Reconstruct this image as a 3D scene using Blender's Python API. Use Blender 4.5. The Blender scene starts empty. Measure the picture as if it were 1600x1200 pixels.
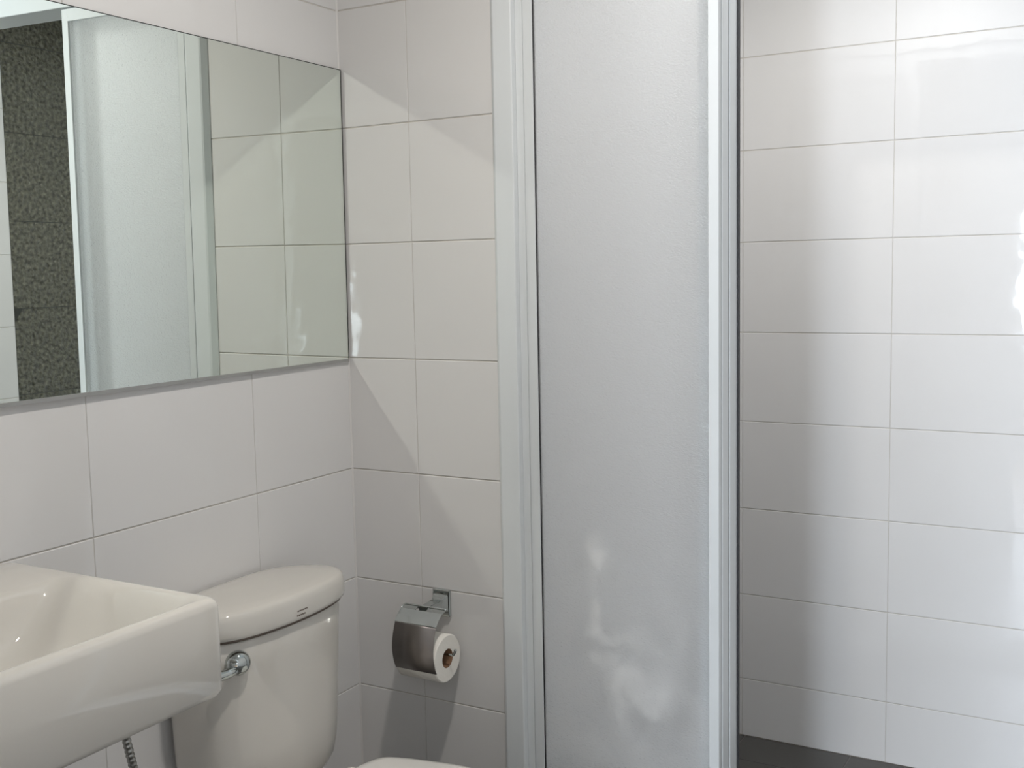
import bpy, bmesh, math, random
from mathutils import Vector, Matrix
random.seed(7)
C = bpy.context.scene.collection
SC = bpy.context.scene
PI = math.pi

# ------------------------------------------------------------------ camera
yaw, pitch, roll = .52139, -.10195, -.01984
F = Vector((-math.sin(yaw)*math.cos(pitch), math.cos(yaw)*math.cos(pitch), math.sin(pitch)))
Rr = Vector((math.cos(yaw), math.sin(yaw), 0)); U = Rr.cross(F)
R2 = Rr*math.cos(roll)+U*math.sin(roll); U2 = -Rr*math.sin(roll)+U*math.cos(roll)
cam = bpy.data.objects.new('camera', bpy.data.cameras.new('camera')); C.objects.link(cam)
M = Matrix((R2, U2, -F)).transposed().to_4x4(); M.translation = Vector((1.54808, -1.96653, 1.35683))
cam.matrix_world = M
cam.data.sensor_width = 36; cam.data.lens = 36*1741.312/1600; cam.data.clip_start = .02
SC.camera = cam

# ------------------------------------------------------------------ world, exposure, render quality
w = bpy.data.worlds.new('sky'); SC.world = w; w.use_nodes = True
w.node_tree.nodes['Background'].inputs[0].default_value = (.75, .86, 1, 1)
w.node_tree.nodes['Background'].inputs[1].default_value = .5
vs = SC.view_settings
vs.view_transform = 'Standard'; vs.look = 'None'; vs.gamma = 1; vs.use_curve_mapping = False
vs.exposure = 0.0
cy = SC.cycles
cy.use_denoising = True
cy.max_bounces = 10; cy.diffuse_bounces = 5; cy.glossy_bounces = 5; cy.transmission_bounces = 8
cy.use_adaptive_sampling = True; cy.adaptive_threshold = .03
cy.caustics_reflective = True; cy.caustics_refractive = True; cy.blur_glossy = 0.0
cy.sample_clamp_indirect = 6
try:
    cy.use_guiding = True; cy.use_surface_guiding = True
except Exception: pass

def area(name, loc, rot, sx, sy, power, col, shape='RECTANGLE'):
    l = bpy.data.lights.new(name, 'AREA'); l.shape = shape; l.size = sx
    if shape == 'RECTANGLE': l.size_y = sy
    l.energy = power; l.color = col
    o = bpy.data.objects.new(name, l); C.objects.link(o); o.location = loc; o.rotation_euler = rot
    return o
# daylight through the two windows of the next room (light faces into the room, +y)
area('daylight', (1.10, -4.72, 1.35), (PI/2, 0, 0), .88, 1.10, 188, (.80, .89, 1.0))
area('daylight', (3.98, -4.72, 1.38), (PI/2, 0, 0), .28, 1.48, 28, (.80, .89, 1.0))
# the bathroom's ceiling lamp
LAMP = Vector((.87, -.74, 2.30))
area('lamp_light', LAMP-Vector((0, 0, .012)), (0, 0, 0), .09, .09, 13, (1, .955, .90), 'DISK')
SLAMP = Vector((.96, .38, 2.30))
area('lamp_light', SLAMP-Vector((0, 0, .012)), (0, 0, 0), .10, .10, 8.6, (1, .985, .965), 'DISK')

# ------------------------------------------------------------------ materials
def newmat(name):
    m = bpy.data.materials.new(name); m.use_nodes = True
    return m, m.node_tree.nodes, m.node_tree.links, m.node_tree.nodes['Principled BSDF']
def mat(name, col, rough=.5, metal=0, bump=None, var=None, ior=1.5, coat=0):
    m, n, l, b = newmat(name)
    b.inputs['Base Color'].default_value = (*col, 1); b.inputs['Roughness'].default_value = rough
    b.inputs['Metallic'].default_value = metal; b.inputs['IOR'].default_value = ior
    if coat: b.inputs['Coat Weight'].default_value = coat
    geo = n.new('ShaderNodeNewGeometry')
    if var:   # soft colour variation: (scale, amount)
        t = n.new('ShaderNodeTexNoise'); t.inputs['Scale'].default_value = var[0]; t.inputs['Detail'].default_value = 4
        l.new(geo.outputs['Position'], t.inputs['Vector'])
        mx = n.new('ShaderNodeMix'); mx.data_type = 'RGBA'
        mx.inputs[6].default_value = (*[c*(1-var[1]) for c in col], 1); mx.inputs[7].default_value = (*[min(1, c*(1+var[1])) for c in col], 1)
        l.new(t.outputs['Fac'], mx.inputs[0]); l.new(mx.outputs[2], b.inputs['Base Color'])
    if bump:  # (scale, strength, distance)
        t = n.new('ShaderNodeTexNoise'); t.inputs['Scale'].default_value = bump[0]; t.inputs['Detail'].default_value = bump[3] if len(bump) > 3 else 2
        l.new(geo.outputs['Position'], t.inputs['Vector'])
        bp = n.new('ShaderNodeBump'); bp.inputs['Strength'].default_value = bump[1]; bp.inputs['Distance'].default_value = bump[2]
        l.new(t.outputs['Fac'], bp.inputs['Height']); l.new(bp.outputs['Normal'], b.inputs['Normal'])
    return m
TILE = mat('white_glazed_tile', (.66, .648, .638), .035, bump=(9, .25, .004), var=(2.5, .012))
GROUT = mat('grout', (.50, .47, .43), .9, var=(30, .15))
CER = mat('white_ceramic', (.60, .572, .525), .05, coat=.3)
PLAS = mat('white_plastic', (.77, .75, .71), .18)
PAINT = mat('white_paint', (.78, .80, .80), .6, bump=(60, .05, .001))
ROOM = mat('room_paint', (.5, .49, .47), .7, bump=(50, .05, .001))
ALU = mat('white_powder_coated_aluminium', (.665, .69, .70), .3, var=(6, .02))
CHROME = mat('chrome', (.52, .55, .54), .07, 1)
DGROUT = mat('dark_grout', (.04, .04, .035), .9)
BLIND = mat('blind_fabric', (.8, .8, .78), .9)
BLIND.node_tree.nodes['Principled BSDF'].inputs['Transmission Weight'].default_value = .12
CHROME_DARK = mat('chrome_dark_reflection', (.27, .245, .23), .38, 1, bump=(300, .05, .0002))  # chrome cover's dark reflection of the room is put into this colour
RUBBER = mat('black_rubber', (.02, .02, .022), .6)
GREY = mat('grey_mirror_channel', (.36, .36, .35), .4, .5, var=(14, .2))
EDGE = mat('dark_mirror_edge', (.006, .008, .007), .5)
CAULK = mat('white_caulk', (.62, .60, .58), .5)
PAPER = mat('toilet_paper', (.80, .77, .71), .95, bump=(160, .5, .001))
CARD = mat('brown_cardboard', (.20, .11, .06), .9)
DARKF = mat('dark_floor_tile', (.065, .063, .058), .35, bump=(70, .2, .001), var=(9, .12))
INK_GAP = mat('print_and_gap_shade', (.12, .09, .07), .6)  # one brown for the maker mark and the painted shade under the lid
WOOD = mat('wood_floor', (.30, .20, .12), .4, var=(5, .2))
BRAID = mat('braided_steel', (.42, .42, .40), .3, 1)
# silvered mirror, a little green
m, n, l, b = newmat('silvered_mirror'); MIRROR = m
b.inputs['Base Color'].default_value = (.83, .88, .83, 1); b.inputs['Metallic'].default_value = 1; b.inputs['Roughness'].default_value = 0.0
# hammered dark wall tile
m, n, l, b = newmat('hammered_dark_tile'); HAMMER = m
geo = n.new('ShaderNodeNewGeometry')
v1 = n.new('ShaderNodeTexVoronoi'); v1.inputs['Scale'].default_value = 60; v1.feature = 'SMOOTH_F1'
l.new(geo.outputs['Position'], v1.inputs['Vector'])
no = n.new('ShaderNodeTexNoise'); no.inputs['Scale'].default_value = 70; no.inputs['Detail'].default_value = 3
l.new(geo.outputs['Position'], no.inputs['Vector'])
ad = n.new('ShaderNodeMath'); ad.operation = 'ADD'; l.new(v1.outputs['Distance'], ad.inputs[0]); l.new(no.outputs['Fac'], ad.inputs[1])
bp = n.new('ShaderNodeBump'); bp.inputs['Strength'].default_value = 1; bp.inputs['Distance'].default_value = .010
l.new(ad.outputs[0], bp.inputs['Height']); l.new(bp.outputs['Normal'], b.inputs['Normal'])
cr = n.new('ShaderNodeValToRGB'); l.new(no.outputs['Fac'], cr.inputs['Fac'])
cr.color_ramp.elements[0].position = .3; cr.color_ramp.elements[0].color = (.04, .038, .028, 1)
cr.color_ramp.elements[1].position = .75; cr.color_ramp.elements[1].color = (.17, .165, .122, 1)
l.new(cr.outputs['Color'], b.inputs['Base Color']); b.inputs['Roughness'].default_value = .14
# obscure glass with soap marks
m, n, l, b = newmat('frosted_glass'); FROST = m
n.remove(b); out = n['Material Output']
geo = n.new('ShaderNodeNewGeometry')
t1 = n.new('ShaderNodeTexNoise'); t1.inputs['Scale'].default_value = 260; t1.inputs['Detail'].default_value = 2; t1.inputs['Distortion'].default_value = .6
mp = n.new('ShaderNodeMapping'); mp.inputs['Scale'].default_value = (.7, 1, 1.2)
l.new(geo.outputs['Position'], mp.inputs['Vector']); l.new(mp.outputs[0], t1.inputs['Vector'])
bp = n.new('ShaderNodeBump'); bp.inputs['Strength'].default_value = .8; bp.inputs['Distance'].default_value = .004
l.new(t1.outputs['Fac'], bp.inputs['Height'])
tr = n.new('ShaderNodeBsdfTranslucent'); tr.inputs['Color'].default_value = (.97, .97, .98, 1)
df = n.new('ShaderNodeBsdfDiffuse'); df.inputs['Color'].default_value = (.92, .92, .92, 1)
rf = n.new('ShaderNodeBsdfRefraction'); rf.inputs['Roughness'].default_value = .38; rf.inputs['IOR'].default_value = 1.12; rf.inputs['Color'].default_value = (.99, 1, 1, 1)
gl = n.new('ShaderNodeBsdfGlossy'); gl.inputs['Roughness'].default_value = .22
for q in (rf, gl): l.new(bp.outputs['Normal'], q.inputs['Normal'])
m1 = n.new('ShaderNodeMixShader'); m1.inputs[0].default_value = .30; l.new(tr.outputs[0], m1.inputs[1]); l.new(df.outputs[0], m1.inputs[2])
m2 = n.new('ShaderNodeMixShader'); l.new(rf.outputs[0], m2.inputs[1]); l.new(m1.outputs[0], m2.inputs[2])
fr = n.new('ShaderNodeFresnel'); fr.inputs['IOR'].default_value = 1.45; l.new(bp.outputs['Normal'], fr.inputs['Normal'])
m3 = n.new('ShaderNodeMixShader'); l.new(fr.outputs[0], m3.inputs[0]); l.new(m2.outputs[0], m3.inputs[1]); l.new(gl.outputs[0], m3.inputs[2])
tp = n.new('ShaderNodeBsdfTransparent'); m4 = n.new('ShaderNodeMixShader'); l.new(geo.outputs['Backfacing'], m4.inputs[0]); l.new(m3.outputs[0], m4.inputs[1]); l.new(tp.outputs[0], m4.inputs[2])
l.new(m4.outputs[0], out.inputs['Surface'])
# soap residue: milky where a stretched noise is high, strongest low on the pane
sp = n.new('ShaderNodeSeparateXYZ'); l.new(geo.outputs['Position'], sp.inputs[0])
t2 = n.new('ShaderNodeTexNoise'); t2.inputs['Scale'].default_value = 14; t2.inputs['Detail'].default_value = 7; t2.inputs['Distortion'].default_value = .5
l.new(geo.outputs['Position'], t2.inputs['Vector'])
mr = n.new('ShaderNodeMapRange'); mr.inputs[1].default_value = .85; mr.inputs[2].default_value = .45; mr.inputs[3].default_value = 0; mr.inputs[4].default_value = 1
l.new(sp.outputs['Z'], mr.inputs[0])
r2 = n.new('ShaderNodeMapRange'); r2.inputs[1].default_value = .42; r2.inputs[2].default_value = .6; l.new(t2.outputs['Fac'], r2.inputs[0])
blobs = None
for bxx, bzz, rx, rz, am in ((.625, .60, .075, .055, 1.2), (.655, .53, .05, .10, .9), (.60, .70, .02, .09, .8), (.60, .79, .03, .05, .8), (.72, .50, .05, .09, .6)):
    mpb = n.new('ShaderNodeMapping'); mpb.inputs['Location'].default_value = (-bxx/rx, 0, -bzz/rz); mpb.inputs['Scale'].default_value = (1/rx, 0, 1/rz)
    l.new(geo.outputs['Position'], mpb.inputs['Vector'])
    gb = n.new('ShaderNodeTexGradient'); gb.gradient_type = 'SPHERICAL'; l.new(mpb.outputs[0], gb.inputs[0])
    sc_ = n.new('ShaderNodeMath'); sc_.operation = 'MULTIPLY_ADD'; l.new(gb.outputs['Fac'], sc_.inputs[0]); sc_.inputs[1].default_value = am*1.8
    if blobs: l.new(blobs, sc_.inputs[2])
    else: sc_.inputs[2].default_value = 0
    blobs = sc_.outputs[0]
bm2 = n.new('ShaderNodeMath'); bm2.operation = 'MULTIPLY_ADD'; bm2.use_clamp = True; l.new(mr.outputs[0], bm2.inputs[0]); bm2.inputs[1].default_value = .3; l.new(blobs, bm2.inputs[2])
mu = n.new('ShaderNodeMath'); mu.operation = 'MULTIPLY'; l.new(bm2.outputs[0], mu.inputs[0]); l.new(r2.outputs[0], mu.inputs[1])
ma = n.new('ShaderNodeMath'); ma.operation = 'MULTIPLY_ADD'; l.new(mu.outputs[0], ma.inputs[0]); ma.inputs[1].default_value = .5; ma.inputs[2].default_value = .45
l.new(ma.outputs[0], m2.inputs[0])
ms = n.new('ShaderNodeMixShader'); sd = n.new('ShaderNodeBsdfDiffuse'); sd.inputs['Color'].default_value = (.95, .95, .93, 1)
fs = n.new('ShaderNodeMath'); fs.operation = 'MULTIPLY'; fs.inputs[1].default_value = .30; fs.use_clamp = True; l.new(mu.outputs[0], fs.inputs[0]); l.new(fs.outputs[0], ms.inputs[0])
l.new(m3.outputs[0], ms.inputs[1]); l.new(sd.outputs[0], ms.inputs[2]); l.new(ms.outputs[0], m4.inputs[1])
# clear pane of the far windows
m, n, l, b = newmat('clear_glass'); CLEAR = m
b.inputs['Transmission Weight'].default_value = 1; b.inputs['Roughness'].default_value = 0; b.inputs['IOR'].default_value = 1.01

# ------------------------------------------------------------------ helpers
def obj(name, bm, m, parent=None, smooth=False, loc=None):
    me = bpy.data.meshes.new(name); bmesh.ops.recalc_face_normals(bm, faces=bm.faces[:]); bm.to_mesh(me); bm.free()
    if smooth:
        for p in me.polygons: p.use_smooth = True
    me.materials.append(m)
    o = bpy.data.objects.new(name, me); C.objects.link(o)
    if parent: o.parent = parent
    if loc: o.location = loc
    return o
def bx(bm, lo, hi, bev=0, seg=2):
    lo = Vector(lo); hi = Vector(hi)
    r = bmesh.ops.create_cube(bm, size=1)
    for v in r['verts']: v.co = Vector([(lo[i]+hi[i])/2+v.co[i]*(hi[i]-lo[i]) for i in range(3)])
    if bev:
        es = {e for v in r['verts'] for e in v.link_edges}
        bmesh.ops.bevel(bm, geom=list(es), offset=bev, segments=seg, affect='EDGES', profile=.5)
    return bm
def box(name, lo, hi, m, parent=None, bev=0, seg=2):
    return obj(name, bx(bmesh.new(), lo, hi, bev, seg), m, parent, smooth=False)
def thing(name, label, cat, loc=(0, 0, 0), group=None):
    o = bpy.data.objects.new(name, None); C.objects.link(o); o.location = loc; o.empty_display_size = .05
    o['label'] = label; o['category'] = cat
    if group: o['group'] = group
    return o
def tag(o, label, cat): o['label'] = label; o['category'] = cat; return o
def struct(o, label=None):
    o['kind'] = 'structure'
    if label: o['label'] = label
    return o
def loft(bm, rings, cap0=True, cap1=True):
    vr = [[bm.verts.new(p) for p in r] for r in rings]
    n = len(vr[0])
    for a, b_ in zip(vr, vr[1:]):
        for i in range(n): bm.faces.new((a[i], a[(i+1) % n], b_[(i+1) % n], b_[i]))
    if cap0: bm.faces.new(vr[0][::-1])
    if cap1: bm.faces.new(vr[-1])
    return bm
def tube_pts(path, n=8):
    P = [Vector(p) for p in path]; out = []
    for i in range(len(P)-1):
        p0 = P[max(i-1, 0)]; p1 = P[i]; p2 = P[i+1]; p3 = P[min(i+2, len(P)-1)]
        for k in range(n):
            t = k/n
            out.append(.5*((2*p1)+(p2-p0)*t+(2*p0-5*p1+4*p2-p3)*t*t+(3*p1-p0-3*p2+p3)*t**3))
    out.append(P[-1]); return out
def tube(bm, pts, rad, seg=12, fn=None):
    rings = []; up = Vector((.13, .31, .94)); s = 0; up_prev = None
    for i, p in enumerate(pts):
        t = (pts[min(i+1, len(pts)-1)]-pts[max(i-1, 0)]).normalized()
        if up_prev is None: a = t.cross(up).normalized()
        else: a = (up_prev-t*up_prev.dot(t)).normalized()
        up_prev = a; b_ = t.cross(a)
        if i: s += (pts[i]-pts[i-1]).length
        ring = []
        for k in range(seg):
            th = 2*PI*k/seg; r = rad(i/(len(pts)-1)) if callable(rad) else rad
            if fn: r += fn(th, s)
            ring.append(p+(a*math.cos(th)+b_*math.sin(th))*r)
        rings.append(ring)
    return loft(bm, rings)
def lathe(bm, prof, M4, seg=32):
    rings = [[M4 @ Vector((r*math.cos(2*PI*k/seg), r*math.sin(2*PI*k/seg), z)) for k in range(seg)] for r, z in prof]
    return loft(bm, rings)
def closed_smooth(pts, n=6):
    N = len(pts); out = []
    for i in range(N):
        p0, p1, p2, p3 = [Vector(pts[(i+j) % N]) for j in (-1, 0, 1, 2)]
        for k in range(n):
            t = k/n
            out.append(.5*((2*p1)+(p2-p0)*t+(2*p0-5*p1+4*p2-p3)*t*t+(3*p1-p0-3*p2+p3)*t**3))
    return out
def outline(half, y0, n=6):   # half: (x, d) from front centre to back centre; mirrored about y0
    right = [(x, y0+d) for x, d in half]; left = [(x, y0-d) for x, d in half[1:-1]][::-1]
    return closed_smooth([Vector((x, y, 0)) for x, y in right+left], n)
def rrect(cx, cy_, hx, hy, r, z, arc=7, sub=8):
    r = min(r, hx*.98, hy*.98); pts = []
    cs = [(1, 1, 0), (-1, 1, PI/2), (-1, -1, PI), (1, -1, 3*PI/2)]
    corners = []
    for sx, sy, a0 in cs:
        c = (cx+sx*(hx-r), cy_+sy*(hy-r))
        corners.append([(c[0]+r*math.cos(a0+PI/2*k/arc), c[1]+r*math.sin(a0+PI/2*k/arc)) for k in range(arc+1)])
    for i in range(4):
        pts += corners[i]; a = corners[i][-1]; b_ = corners[(i+1) % 4][0]
        pts += [(a[0]+(b_[0]-a[0])*k/sub, a[1]+(b_[1]-a[1])*k/sub) for k in range(1, sub)]
    return [Vector((x, y, z)) for x, y in pts]

# ------------------------------------------------------------------ tiled walls
_cache = {}
def tile_mesh(w_, h_, t, m, bev):
    key = (round(w_, 4), round(h_, 4), t, m.name)
    if key not in _cache:
        bm = bmesh.new(); b0 = bev
        # box with a chamfered front (local: x across, y up, z out of the wall; front face at z = 0)
        def ring(i, z): return [Vector((sx*(w_/2-i), sy*(h_/2-i), z)) for sx, sy in ((-1, -1), (1, -1), (1, 1), (-1, 1))]
        loft(bm, [ring(0, -t), ring(0, -b0*1.3), ring(b0*.3, -b0*.45), ring(b0, 0)])
        me = bpy.data.meshes.new('tile'); bmesh.ops.recalc_face_normals(bm, faces=bm.faces[:]); bm.to_mesh(me); bm.free(); me.materials.append(m)
        _cache[key] = me
    return _cache[key]
def tiles(parent, origin, ax, up, us, vs_, m=TILE, gap=.0011, gapv=.0021, t=.006, bev=.0012, tilt=.0009, skip=None):
    """us, vs_: joint positions along ax / up from origin; one object per tile"""
    ax = Vector(ax).normalized(); up = Vector(up); nn = ax.cross(up); O = Vector(origin)
    for a, b_ in zip(us, us[1:]):
        for c, d in zip(vs_, vs_[1:]):
            if b_-a < .012 or d-c < .012: continue
            if skip and skip((a+b_)/2, (c+d)/2): continue
            me = tile_mesh(b_-a-gap, d-c-gapv, t, m, bev)
            o = bpy.data.objects.new('tile', me); C.objects.link(o)
            rx, ry = random.gauss(0, tilt), random.gauss(0, tilt)
            z = (nn+ax*rx+up*ry).normalized(); x = (ax-z*ax.dot(z)).normalized(); y = z.cross(x)
            Mx = Matrix((x, y, z)).transposed().to_4x4(); Mx.translation = O+ax*(a+b_)/2+up*(c+d)/2
            o.matrix_world = Mx; o.parent = parent
def cuts(lo, hi, first, step):
    k = math.ceil((lo-first)/step-1e-6); r = [lo]
    while first+k*step < hi-1e-6:
        if first+k*step > lo+1e-6: r.append(first+k*step)
        k += 1
    return r+[hi]
H = 2.32; W = 1.90; YF = -2.05; YS = 1.0607; GR = .0014
ROWS = cuts(0, H, .17, .25)

# left wall (x = 0); tiles run along -y seen from the room
WA = .01256   # the left wall meets the back wall at a little more than a right angle
def lw(y, off=0): return off-y*WA   # x of the left wall's face at y
bm = bmesh.new(); loft(bm, [[Vector((-.12, YF-.1, z)), Vector((lw(YF-.1, -GR), YF-.1, z)), Vector((-GR, 0, z)), Vector((-GR, .10, z)), Vector((-.12, .10, z))] for z in (0, H)])
wl = struct(obj('wall_left', bm, GROUT))
tiles(wl, (0, 0, 0), (-WA, 1, 0), (0, 0, 1), cuts(YF, -.001, -.3128, .4045), ROWS)
# back wall behind the toilet (y = 0)
XE = .40
wb = struct(box('wall_back', (0, GR, 0), (XE, .10, H), GROUT))
tiles(wb, (0, 0, 0), (1, 0, 0), (0, 0, 1), [0.0, .18, XE], ROWS)
bm = bmesh.new(); loft(bm, [[Vector((-.001, .001, z)), Vector((.0028, .001, z)), Vector((.0028, -.0004, z)), Vector((.0004, -.0028, z)), Vector((-.001, -.0028, z))] for z in (0, H)])
struct(obj('trim_4', bm, CAULK))
# shower walls
ws = struct(box('wall_shower_back', (.20, YS+GR, 0), (W+.12, YS+.12, H), GROUT))
tiles(ws, (0, YS, 0), (1, 0, 0), (0, 0, 1), cuts(.30, W-.001, .5575, .4018), ROWS)
wsl = struct(box('wall_shower_left', (.20, .10, 0), (.30-GR, YS, H), GROUT))
tiles(wsl, (.30, 0, 0), (0, 1, 0), (0, 0, 1), cuts(.10, YS-.001, .65, .40), ROWS)
# right wall: dark hammered tiles at the shower end, white elsewhere
wr = struct(box('wall_right', (W+GR, YF-.1, 0), (W+.12, YS, H), GROUT))
DY = .63
tiles(wr, (W, 0, 0), (0, -1, 0), (0, 0, 1), cuts(-DY, -YF, .10, .40), ROWS)
tiles(wr, (W, 0, 0), (0, -1, 0), (0, 0, 1), [-YS+.001, -DY], cuts(0, H, 1.232, .305), HAMMER, bev=.001)
box('grout_bed', (W+.0004, DY, 0), (W+.003, YS, H), DGROUT, wr)
# front wall with the doorway the photograph is taken from
DX0, DX1, DZ = .96, 1.888, 2.06
wf = struct(box('wall_front', (0, YF-.10, 0), (DX0, YF-GR, H), GROUT))
tiles(wf, (0, YF, 0), (-1, 0, 0), (0, 0, 1), cuts(-DX0+.03, 0, -.4, .4), ROWS)
box('wall_panel', (DX1, YF-.10, 0), (W, YF, H), PAINT, wf)
box('wall_panel', (DX0, YF-.10, DZ), (DX1, YF, H), PAINT, wf)
tr_ = struct(box('trim_1', (DX0-.03, YF-.11, 0), (DX0+.012, YF+.012, DZ), PAINT, bev=.003))
tr_ = struct(box('trim_2', (DX1-.004, YF-.11, 0), (W-.001, YF+.004, DZ), PAINT, bev=.003))
tr_ = struct(box('trim_3', (DX0-.03, YF-.11, DZ-.012), (W-.001, YF+.012, DZ+.04), PAINT, bev=.003))
# floor
fl = struct(box('floor', (-.12, YF-.10, -.12), (W+.12, YS+.12, -.002), GROUT))
tiles(fl, (0, 0, 0), (1, 0, 0), (0, 1, 0), cuts(0.001, W-.001, .3, .3), cuts(YF, .08, -.3, .3), DARKF, bev=.001, skip=lambda a, b_: a < 0)
tiles(fl, (0, 0, 0), (1, 0, 0), (0, 1, 0), cuts(.301, W-.001, .567, .3), cuts(.101, YS-.001, .902, .3), DARKF, bev=.001)
# ceiling and the lowered white beam above the shower rail
ce = struct(box('ceiling', (-.12, YF-.10, H), (W+.12, YS+.12, H+.1), PAINT))
bk = struct(box('wall_bulkhead', (XE, 0.0, 2.062), (W, .10, H), PAINT))

# ------------------------------------------------------------------ the room beyond the doorway (source of the daylight)
RY = -4.6
fo = struct(box('floor_outer', (-.6, RY-.1, -.12), (4.6, YF-.10, -.002), WOOD))
co = struct(box('ceiling_outer', (-.6, RY-.1, 2.5), (4.6, YF-.10, 2.6), PAINT))
struct(box('wall_outer_left', (-.7, RY-.1, 0), (-.6, YF-.1, 2.5), ROOM))
struct(box('wall_outer_right', (4.6, RY-.1, 0), (4.7, YF-.1, 2.5), ROOM))
wof = struct(box('wall_outer_near', (W+.12, YF-.22, 0), (4.6, YF-.10, 2.5), ROOM))
box('wall_panel', (-.6, YF-.22, 0), (-.12, YF-.10, 2.5), ROOM, wof)
wo = struct(box('wall_outer_back', (-.6, RY-.1, 0), (.64, RY, 2.5), ROOM))
for lo, hi in (((1.56, 0), (3.84, 2.5)), ((4.12, 0), (4.6, 2.5)), ((.64, 0), (1.56, .78)), ((.64, 1.92), (1.56, 2.5)), ((3.84, 0), (4.12, .64)), ((3.84, 2.12), (4.12, 2.5))):
    box('wall_panel', (lo[0], RY-.1, lo[1]), (hi[0], RY, hi[1]), ROOM, wo)
for i, (x0, x1, z0, z1) in enumerate(((.64, 1.56, .78, 1.92), (3.84, 4.12, .64, 2.12))):
    bm = bmesh.new()
    rails = [((x0, z0), (x0+.02, z1)), ((x1-.02, z0), (x1, z1)), ((x0, z0), (x1, z0+.03)), ((x0, z1-.03), (x1, z1))]
    if x1-x0 > .5: rails.append((((x0+x1)/2-.012, z0), ((x0+x1)/2+.012, z1)))
    for lo, hi in rails:
        bx(bm, (lo[0], RY-.07, lo[1]), (hi[0], RY-.03, hi[1]))
    wn = struct(obj('window_%d' % (i+1), bm, PAINT))

struct(box('window_blind_added', (3.845, RY-.022, 1.27), (4.115, RY-.018, 2.12), BLIND), 'added white roller blind dimming the upper window')  # unseen blind, added to dim the upper part of this window's light

# ------------------------------------------------------------------ shower enclosure
sh = thing('shower_screen', 'white framed sliding shower screen with frosted obscure glass', 'shower screen', (.66, 0, 0))
def P(o):   # parts are built in world coordinates; keep them there under a placed parent
    for c in o.children:
        c.matrix_parent_inverse = Matrix.Translation(-o.location)
ZT = 2.026; ZB = .045
ZT = 2.060; ZB = .045; ZH = 2.016
bm = bmesh.new(); loft(bm, [[Vector((x, y, z)) for x, y in ((.387, -.0005), (.387, -.003), (.396, -.0145), (.400, -.0165), (.4385, -.0165), (.4405, -.0155), (.441, -.0135), (.441, -.0005))] for z in (.031, ZH)]); obj('wall_channel', bm, ALU, sh)
bm = bmesh.new(); bx(bm, (.441, -.001, ZB), (.4572, .012, ZH), .001); bx(bm, (.4588, -.001, ZB), (.4792, .012, ZH), .001); bx(bm, (.455, .002, ZB), (.461, .01, ZH))
obj('stile', bm, ALU, sh)
bm = bmesh.new(); bx(bm, (.4792, .0015, ZB), (.4812, .008, ZH)); g = obj('glazing_gasket', bm, RUBBER, sh); g['label'] = 'thin dark gasket'
box('glass_pane', (.4806, .003, ZB+.01), (.842, .007, ZH), FROST, sh)
bm = bmesh.new(); bx(bm, (.840, -.003, ZB), (.860, .012, ZH), .0012); obj('stile', bm, ALU, sh)
# two sliding leaves standing open, stacked behind the fixed pane
for y0, y1, xr in ((.015, .051, .861), (.055, .097, .862)):
    lf = box('sliding_leaf', (.44, (y0+y1)/2-.002, ZB+.02), (xr-.01, (y0+y1)/2+.002, 2.0), FROST, sh)
    box('stile', (xr-.046, y0, ZB+.005), (xr, y1, ZH), ALU, lf, .0022)
    box('top_rail', (.442, y0, 1.985), (xr-.046, y1, ZH), ALU, lf, .0015)
    box('stile', (.415, y0, ZB+.005), (.442, y1, ZH), ALU, lf, .0022)
bm = bmesh.new(); bx(bm, (.850, .0965, ZB), (.8645, .106, ZH)); g = obj('rubber_seal', bm, RUBBER, sh); g['label'] = 'black rubber seal strip'
bm = bmesh.new(); bx(bm, (.402, -.012, ZH+.001), (W-.001, .086, ZT), .002)
obj('header_rail', bm, ALU, sh)
box('top_rail', (.4792, -.003, 1.985), (.840, .012, ZH), ALU, sh, .001)
bm = bmesh.new(); bx(bm, (.402, -.014, .001), (W-.001, .112, .030), .003)
for y0 in (-.003, .031, .072): bx(bm, (.402, y0, .030), (W-.001, y0+.005, ZB))
obj('bottom_track', bm, ALU, sh)
box('end_post', (W-.04, -.012, .03), (W-.001, .108, ZH), ALU, sh, .002)
P(sh)
for c in sh.children: c.matrix_parent_inverse = Matrix.Translation(-sh.location)

# ------------------------------------------------------------------ mirror
mi = thing('wall_mirror', 'wide frameless mirror on the white tiled wall above the basin', 'mirror', (.0, -.9, 1.4))
ang = WA+.005; tlt = -.0061
Y1 = -1.75; YR = -.0062; ZM0, ZM1 = 1.1680, 1.7935
nrm = Vector((math.cos(ang), math.sin(ang), tlt)).normalized()
def mpt(y, z, off=0):   # point of the silvered plane, which stands off the wall a little more towards the left
    x = (-.0013*nrm.x+off-(y*nrm.y+(z-1.42)*nrm.z))/nrm.x
    return Vector((x, y, z))
SH = .0075
def slab(y0, y1, z0, z1, o0, o1):
    bm = bmesh.new()
    loft(bm, [[mpt(y0, z0, o), mpt(y1, z0, o), mpt(y1, z1, o), mpt(y0, z1, o)] for o in (o0, o1)])
    return bm
obj('mirror_glass', slab(Y1, YR, ZM0, ZM1, SH-.001, SH), MIRROR, mi)
bm = slab(Y1-.001, YR+.0038, ZM0-.0005, ZM1+.0018, SH-.005, SH-.0006)
obj('backing_board', bm, EDGE, mi)
# aluminium channel carrying the lower edge, filling the wedge between mirror and tiles
bm = bmesh.new(); z0, z1 = ZM0-.006, ZM0+.0004
q = []
for z in (z0, z1):
    q.append([Vector((lw(YR, .0004), YR, z)), mpt(YR, z, SH+.0018), mpt(Y1, z, SH+.0018), Vector((lw(Y1, .0004), Y1, z))])
loft(bm, q); obj('bottom_channel', bm, GREY, mi)
P(mi)

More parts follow.
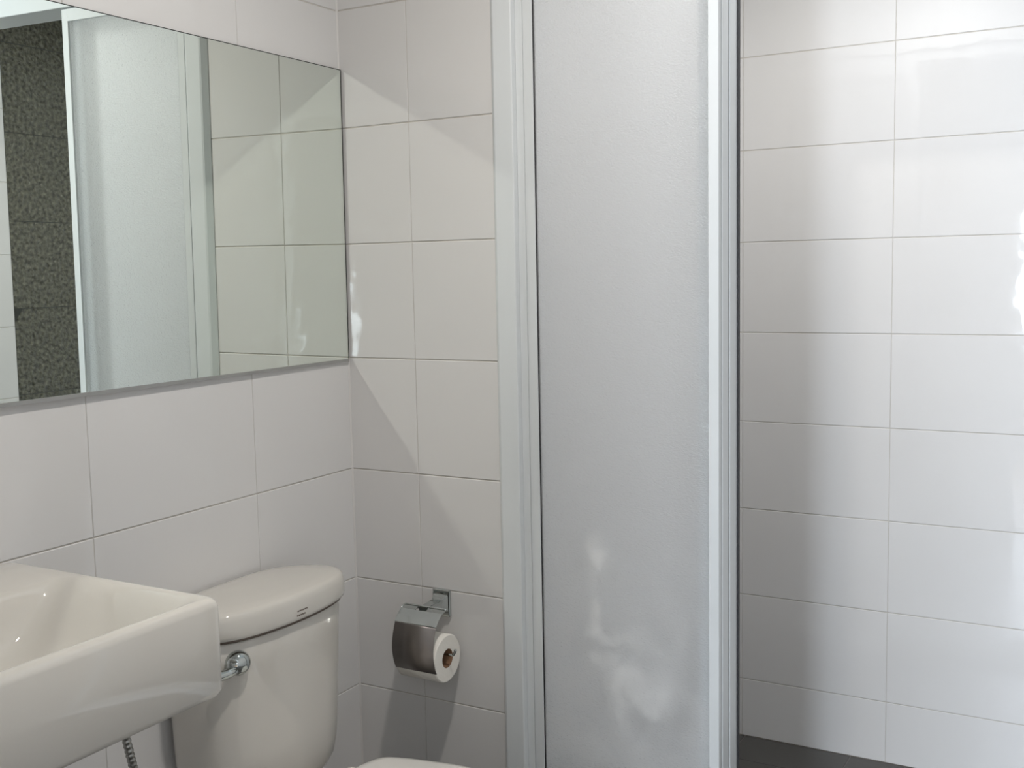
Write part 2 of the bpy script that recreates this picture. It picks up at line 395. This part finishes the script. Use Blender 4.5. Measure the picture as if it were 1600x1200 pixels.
# ------------------------------------------------------------------ basin
ba = thing('basin', 'rectangular white ceramic wall-hung basin beside the toilet', 'basin', (.0, -1.17, .785))
bm = bmesh.new(); cx, cyy = .2405, -1.172; hx, hy = .2235, .2915; T = .923; B = .782
R = [rrect(cx, cyy, hx-.030, hy-.030, .02, B+.000), rrect(cx, cyy, hx-.012, hy-.012, .02, B+.001), rrect(cx, cyy, hx-.004, hy-.004, .018, B+.005), rrect(cx, cyy, hx, hy, .017, B+.013),
     rrect(cx, cyy, hx, hy, .017, T-.013), rrect(cx, cyy, hx-.0025, hy-.0025, .017, T-.005), rrect(cx, cyy, hx-.008, hy-.008, .016, T-.001), rrect(cx, cyy, hx-.013, hy-.013, .015, T)]
bcx, bhx = .308, .139
for fx, fy, z, r in ((0, 0, T-.0004, .022), (.003, .006, T-.002, .022), (.008, .018, T-.007, .024), (.013, .034, T-.018, .026), (.018, .055, T-.036, .028), (.025, .080, T-.058, .03), (.036, .108, T-.078, .032), (.055, .14, T-.088, .034), (.085, .19, T-.0905, .02)):
    R.append(rrect(bcx, cyy, bhx-fx, hy-.020-fy, r, z))
R.append(rrect(bcx, cyy, .022, .022, .021, T-.091))
loft(bm, R, True, True); obj('bowl', bm, CER, ba, True)
bm = bmesh.new(); lathe(bm, [(.021, 0), (.021, .003), (.017, .004), (.004, .0025)], Matrix.Translation((bcx, cyy, T-.0915)))
obj('drain', bm, CHROME, ba, True)['label'] = 'chrome drain ring'
# mixer tap on the back deck, beyond the left edge of the photograph's view
P(ba)
bm = bmesh.new(); tube(bm, tube_pts([(.17, -1.17, .79), (.17, -1.17, .70), (.17, -1.17, .60), (.16, -1.17, .53), (.10, -1.17, .50), (.05, -1.17, .53), (.016, -1.17, .55)], 6), .016, 14)
tr = tag(obj('waste_pipe', bm, CHROME, None, True), 'chrome waste pipe under the basin', 'pipe')

# braided hose below the basin
bm = bmesh.new()
pp = tube_pts([(.045, -.655, .34), (.06, -.675, .40), (.088, -.712, .47), (.1, -.740, .548), (.1, -.753, .612), (.102, -.77, .69), (.115, -.83, .755), (.13, -.93, .788)], 40)
tube(bm, pp, .0068, 24, lambda th, s: .0011*math.sin(5*th+s*360)*math.sin(5*th-s*360))
ho = tag(obj('supply_hose', bm, BRAID, None, True), 'braided metal water hose hanging below the basin, beside the tank', 'hose')
bm = bmesh.new(); lathe(bm, [(.026, 0), (.026, .003), (.012, .006), (.012, .03), (.015, .031), (.015, .055), (.004, .058)], Matrix.Translation((.0085, -.655, .325)) @ Matrix.Rotation(PI/2, 4, 'Y'))
lathe(bm, [(.008, 0), (.008, .025)], Matrix.Translation((.045, -.655, .325)))
tag(obj('stop_valve', bm, CHROME, None, True), 'chrome stop valve on the left wall under the hose', 'valve')

# ------------------------------------------------------------------ toilet
Y0 = -.42
to = thing('toilet', 'white ceramic toilet with curved tank in the corner', 'toilet', (.2, Y0, 0))
tank_o = outline([(.193, 0), (.189, .06), (.179, .118), (.160, .160), (.130, .183), (.07, .185), (.03, .175), (.016, .14), (.013, 0)], Y0)
lid_o = outline([(.203, 0), (.2, .06), (.190, .118), (.173, .160), (.144, .187), (.11, .192), (.07, .176), (.035, .143), (.015, .095), (.010, 0)], Y0)
def sc(o, s, z, px=.05, sy=None, dz=None):
    sy = s if sy is None else sy
    return [Vector((px+(p.x-px)*s, Y0+(p.y-Y0)*sy, z)) for p in o]
bm = bmesh.new()
loft(bm, [sc(tank_o, a, z, sy=b_) for a, b_, z in ((.55, .5, .372), (.72, .74, .374), (.82, .84, .385), (.885, .90, .405), (.92, .93, .44), (.945, .95, .50), (.965, .968, .58), (.985, .985, .66), (1, 1, .711), (.985, .985, .7165), (.5, .5, .7165))])
obj('tank', bm, CER, to, True)
bm = bmesh.new(); loft(bm, [sc(lid_o, a, z) for a, z in ((.97, .7165), (.97, .7215))]); obj('lid_gap_shade', bm, INK_GAP, to, True)['label'] = 'dark strip as shade in the lid gap'  # thin dark strip stands in for the shade between tank and lid
bm = bmesh.new()
loft(bm, [sc(lid_o, a, z, px=.10) for a, z in ((.90, .7215), (.985, .7215), (1, .7235), (1.008, .729), (1.008, .742), (1.0, .755), (.985, .763), (.955, .768), (.90, .7705), (.7, .773), (.4, .7745), (.1, .775))])
lid = obj('tank_lid', bm, CER, to, True)
# two faint printed lines on the lid's front edge
def lid_x(d):   # front surface of the lid at offset d from the centre line
    return .10+(.203-.10-.11*max(0, d)**2*8)*1.008
bm = bmesh.new()
def surf(y, z):
    best = min(lid_o, key=lambda p: abs(p.y-y)+(9 if p.x < .12 else 0))
    pts = sorted([p for p in lid_o if p.x > .13], key=lambda p: p.y)
    for a, b_ in zip(pts, pts[1:]):
        ya, yb = Y0+(a.y-Y0)*1.008, Y0+(b_.y-Y0)*1.008
        if ya <= y <= yb:
            t = (y-ya)/(yb-ya); x = a.x+(b_.x-a.x)*t; return Vector((.10+(x-.10)*1.008+.0004, y, z))
    return Vector((best.x+.001, y, z))
for zz, spans in ((.7425, ((-.432, -.4285), (-.4275, -.4225), (-.4215, -.4185), (-.4175, -.413), (-.412, -.4085), (-.4075, -.404))), (.7345, ((-.434, -.4305), (-.4295, -.4255), (-.4245, -.4205), (-.4195, -.4155), (-.4145, -.410)))):
    for a, b_ in spans:
        v = [bm.verts.new(surf(y-.003, z-.003)) for y, z in ((a, zz-.0014), (b_, zz-.0014), (b_, zz+.0014), (a, zz+.0014))]; bm.faces.new(v)
obj('printed_mark', bm, INK_GAP, lid)['label'] = 'small dark two-line maker mark'
# flush lever: round hub and a handle pointing left
bm = bmesh.new()
LD = Vector((.78, -.62, .0)).normalized(); LP0 = Vector((.166, -.556, .678))
Ml = LD.to_track_quat('Z', 'Y').to_matrix().to_4x4(); Ml.translation = LP0
lathe(bm, [(.012, -.012), (.020, .002), (.0225, .005), (.0228, .010), (.0212, .016), (.0175, .0215), (.012, .0255), (.006, .0275), (.001, .028)], Ml, 32)
lv = obj('flush_lever', bm, CHROME, to, True)
bm = bmesh.new(); tube(bm, tube_pts([LP0+LD*.014+Vector((0, 0, -.006)), LP0+LD*.018+Vector((-.004, -.02, -.0095)), LP0+LD*.016+Vector((-.012, -.045, -.011)), LP0+LD*.012+Vector((-.024, -.078, -.010))], 8), lambda t: .0095-.002*abs(t-.6), 14)
obj('handle', bm, CHROME, lv, True)
# bowl, seat ring, closed seat cover
seat_o = outline([(.700, 0), (.688, .06), (.645, .118), (.56, .155), (.46, .167), (.36, .153), (.30, .137), (.277, .122), (.264, .09), (.258, .045), (.257, 0)], Y0, 8)
def sc2(o, s, z, sy=None, px=.46): return sc(o, s, z, px=px, sy=sy)
bm = bmesh.new()
loft(bm, [sc2(seat_o, a, z) for a, z in ((.90, .401), (.99, .402), (1, .405), (1, .413), (.99, .419), (.965, .4225), (.9, .4245), (.6, .4275), (.2, .429))])
obj('seat_cover', bm, PLAS, to, True)
bm = bmesh.new(); loft(bm, [sc2(seat_o, a, z) for a, z in ((.97, .378), (.985, .381), (.985, .392), (.975, .396), (.6, .396))]); obj('seat', bm, PLAS, to, True)
bm = bmesh.new()
loft(bm, [sc2(seat_o, s, z, sy=y, px=px) for s, y, z, px in ((.72, .62, .001, .36), (.72, .62, .03, .36), (.66, .55, .12, .34), (.72, .60, .20, .36), (.86, .82, .29, .42), (.95, .95, .345, .46), (.965, .965, .374, .46), (.6, .6, .376, .46))])
obj('bowl', bm, CER, to, True)
bm = bmesh.new(); bx(bm, (.03, Y0-.11, .30), (.29, Y0+.11, .372), .02, 4); bx(bm, (.06, Y0-.09, .001), (.30, Y0+.09, .31), .03, 4)
obj('pedestal', bm, CER, to, True)
for s in (-1, 1):
    bm = bmesh.new(); lathe(bm, [(.011, 0), (.012, .004), (.012, .034), (.010, .038), (.003, .039)], Matrix.Translation((.243, Y0+s*.075, .371)), 20)
    obj('hinge', bm, PLAS, to, True)
P(to)
lv.matrix_parent_inverse = Matrix.Translation(-to.location)

# ------------------------------------------------------------------ toilet paper holder and roll
hd = thing('toilet_paper_holder', 'chrome toilet paper holder with curved cover on the tiled wall', 'paper holder', (.236, 0, .645))
box('wall_plate', (.214, -.010, .614), (.258, -.001, .673), CHROME, hd, .0025, 3)
bm = bmesh.new()
def sq(cx_, hw, y, z0, z1): return [Vector((cx_-hw, y, z0)), Vector((cx_+hw, y, z0)), Vector((cx_+hw, y, z1)), Vector((cx_-hw, y, z1))]
loft(bm, [sq(.236, .019, -.009, .626, .664), sq(.236, .013, -.025, .634, .655), sq(.236, .011, -.050, .640, .654), sq(.236, .011, -.078, .642, .653)])
bmesh.ops.bevel(bm, geom=bm.edges[:], offset=.0012, segments=2, affect='EDGES'); obj('arm', bm, CHROME, hd)
bm = bmesh.new(); tube(bm, tube_pts([(.236, -.070, .648), (.200, -.070, .6485), (.186, -.070, .6485), (.178, -.070, .643), (.176, -.070, .62), (.176, -.070, .58), (.178, -.070, .564), (.186, -.070, .557), (.21, -.070, .556), (.26, -.070, .556), (.298, -.070, .556), (.307, -.071, .561), (.311, -.072, .570)], 6), .0030, 10)
obj('roll_bar', bm, CHROME, hd, True)
# cover: bent sheet, its top slotted around the arm
prof = [(-.073, .652), (-.090, .6475), (-.104, .638), (-.1145, .626)]
low = [(-.1145, .626), (-.1205, .612), (-.1255, .595), (-.128, .577), (-.1265, .558), (-.122, .540), (-.1165, .528)]
def sheet(name, prof, x0, x1, m, th=.0012, parent=hd):
    bm = bmesh.new(); n_ = len(prof)
    f = []; 
    for i, (y, z) in enumerate(prof):
        a = Vector(prof[max(i-1, 0)]); b_ = Vector(prof[min(i+1, n_-1)]); t = (b_-a).normalized(); nn = Vector((-t.y, t.x))
        f.append((Vector((y, z)), nn*th))
    rings = []
    for p, q_ in f: rings.append([Vector((x0, p.x, p.y)), Vector((x1, p.x, p.y)), Vector((x1, p.x+q_.x, p.y+q_.y)), Vector((x0, p.x+q_.x, p.y+q_.y))])
    loft(bm, rings); return obj(name, bm, m, parent, True)
low = [(p.x, p.y) for p in tube_pts([(y, z, 0) for y, z in low], 4)]
cvr = sheet('cover', low, .189, .292, CHROME_DARK)
bm = bmesh.new()
for x0, x1, pr in ((.189, .224, prof), (.250, .292, prof), (.224, .250, prof[1:])):
    n_ = len(pr); rings = []
    for (y, z) in pr: rings.append([Vector((x0, y, z)), Vector((x1, y, z)), Vector((x1, y+.0006, z+.0012)), Vector((x0, y+.0006, z+.0012))])
    loft(bm, rings)
bmesh.ops.translate(bm, verts=bm.verts[:], vec=(0, 0, .0003))
obj('cover_flange', bm, CHROME, cvr)
bm = bmesh.new(); tube(bm, tube_pts([(.292, -.0735, .6535), (.24, -.0735, .6535), (.196, -.0735, .6535), (.187, -.075, .6525), (.184, -.080, .647), (.184, -.095, .635), (.186, -.108, .624)], 6), .0022, 10)
obj('hinge_wire', bm, CHROME, cvr, True)
P(hd)
cvr.matrix_parent_inverse = Matrix.Translation(-hd.location)
ro = thing('toilet_roll', 'white toilet paper roll hanging under the holder cover', 'toilet roll', (.235, -.0675, .5465))
bm = bmesh.new()
My = Matrix.Translation((.187, -.0675, .5465)) @ Matrix.Rotation(PI/2, 4, 'Y')
rings = [[My @ Vector((r*math.cos(2*PI*k/48), r*math.sin(2*PI*k/48), z)) for k in range(48)] for r, z in ((.0205, 0), (.0485, 0), (.0505, .002), (.0505, .099), (.0485, .101), (.0205, .101), (.0205, 0))]
vr = [[bm.verts.new(p) for p in r] for r in rings[:-1]]; vr.append(vr[0])
for a, b_ in zip(vr, vr[1:]):
    for i in range(48): bm.faces.new((a[i], a[(i+1) % 48], b_[(i+1) % 48], b_[i]))
o = obj('paper', bm, PAPER, ro)
for p in o.data.polygons: p.use_smooth = len([1 for v in p.vertices]) == 4 and abs(p.normal.x) < .5
bm = bmesh.new()
rings = [[My @ Vector((r*math.cos(2*PI*k/32), r*math.sin(2*PI*k/32), z)) for k in range(32)] for r, z in ((.0200, .0005), (.0204, .0005), (.0204, .1005), (.0190, .1005), (.0190, .0005))]
vr = [[bm.verts.new(p) for p in r] for r in rings]
for a, b_ in zip(vr, vr[1:]+[vr[0]]):
    for i in range(32): bm.faces.new((a[i], a[(i+1) % 32], b_[(i+1) % 32], b_[i]))
obj('cardboard_core', bm, CARD, ro, True)['label'] = 'brown cardboard core'
P(ro)

# ------------------------------------------------------------------ ceiling lamp
for LP, lb in ((LAMP, 'small round white ceiling lamp in front of the mirror'), (SLAMP, 'small round white ceiling lamp inside the shower')):
    la = thing('ceiling_lamp', lb, 'lamp', (LP.x, LP.y, H), 'ceiling lamps')
    bm = bmesh.new(); rings = [[Vector((LP.x+r*math.cos(2*PI*k/40), LP.y+r*math.sin(2*PI*k/40), z)) for k in range(40)] for r, z in ((.066, H-.001), (.085, H-.001), (.085, H-.008), (.078, H-.022), (.066, H-.022))]
    vr = [[bm.verts.new(p) for p in r] for r in rings]
    for a, b_ in zip(vr, vr[1:]+[vr[0]]):
        for i in range(40): bm.faces.new((a[i], a[(i+1) % 40], b_[(i+1) % 40], b_[i]))
    obj('bezel', bm, PAINT, la, True)
    P(la)
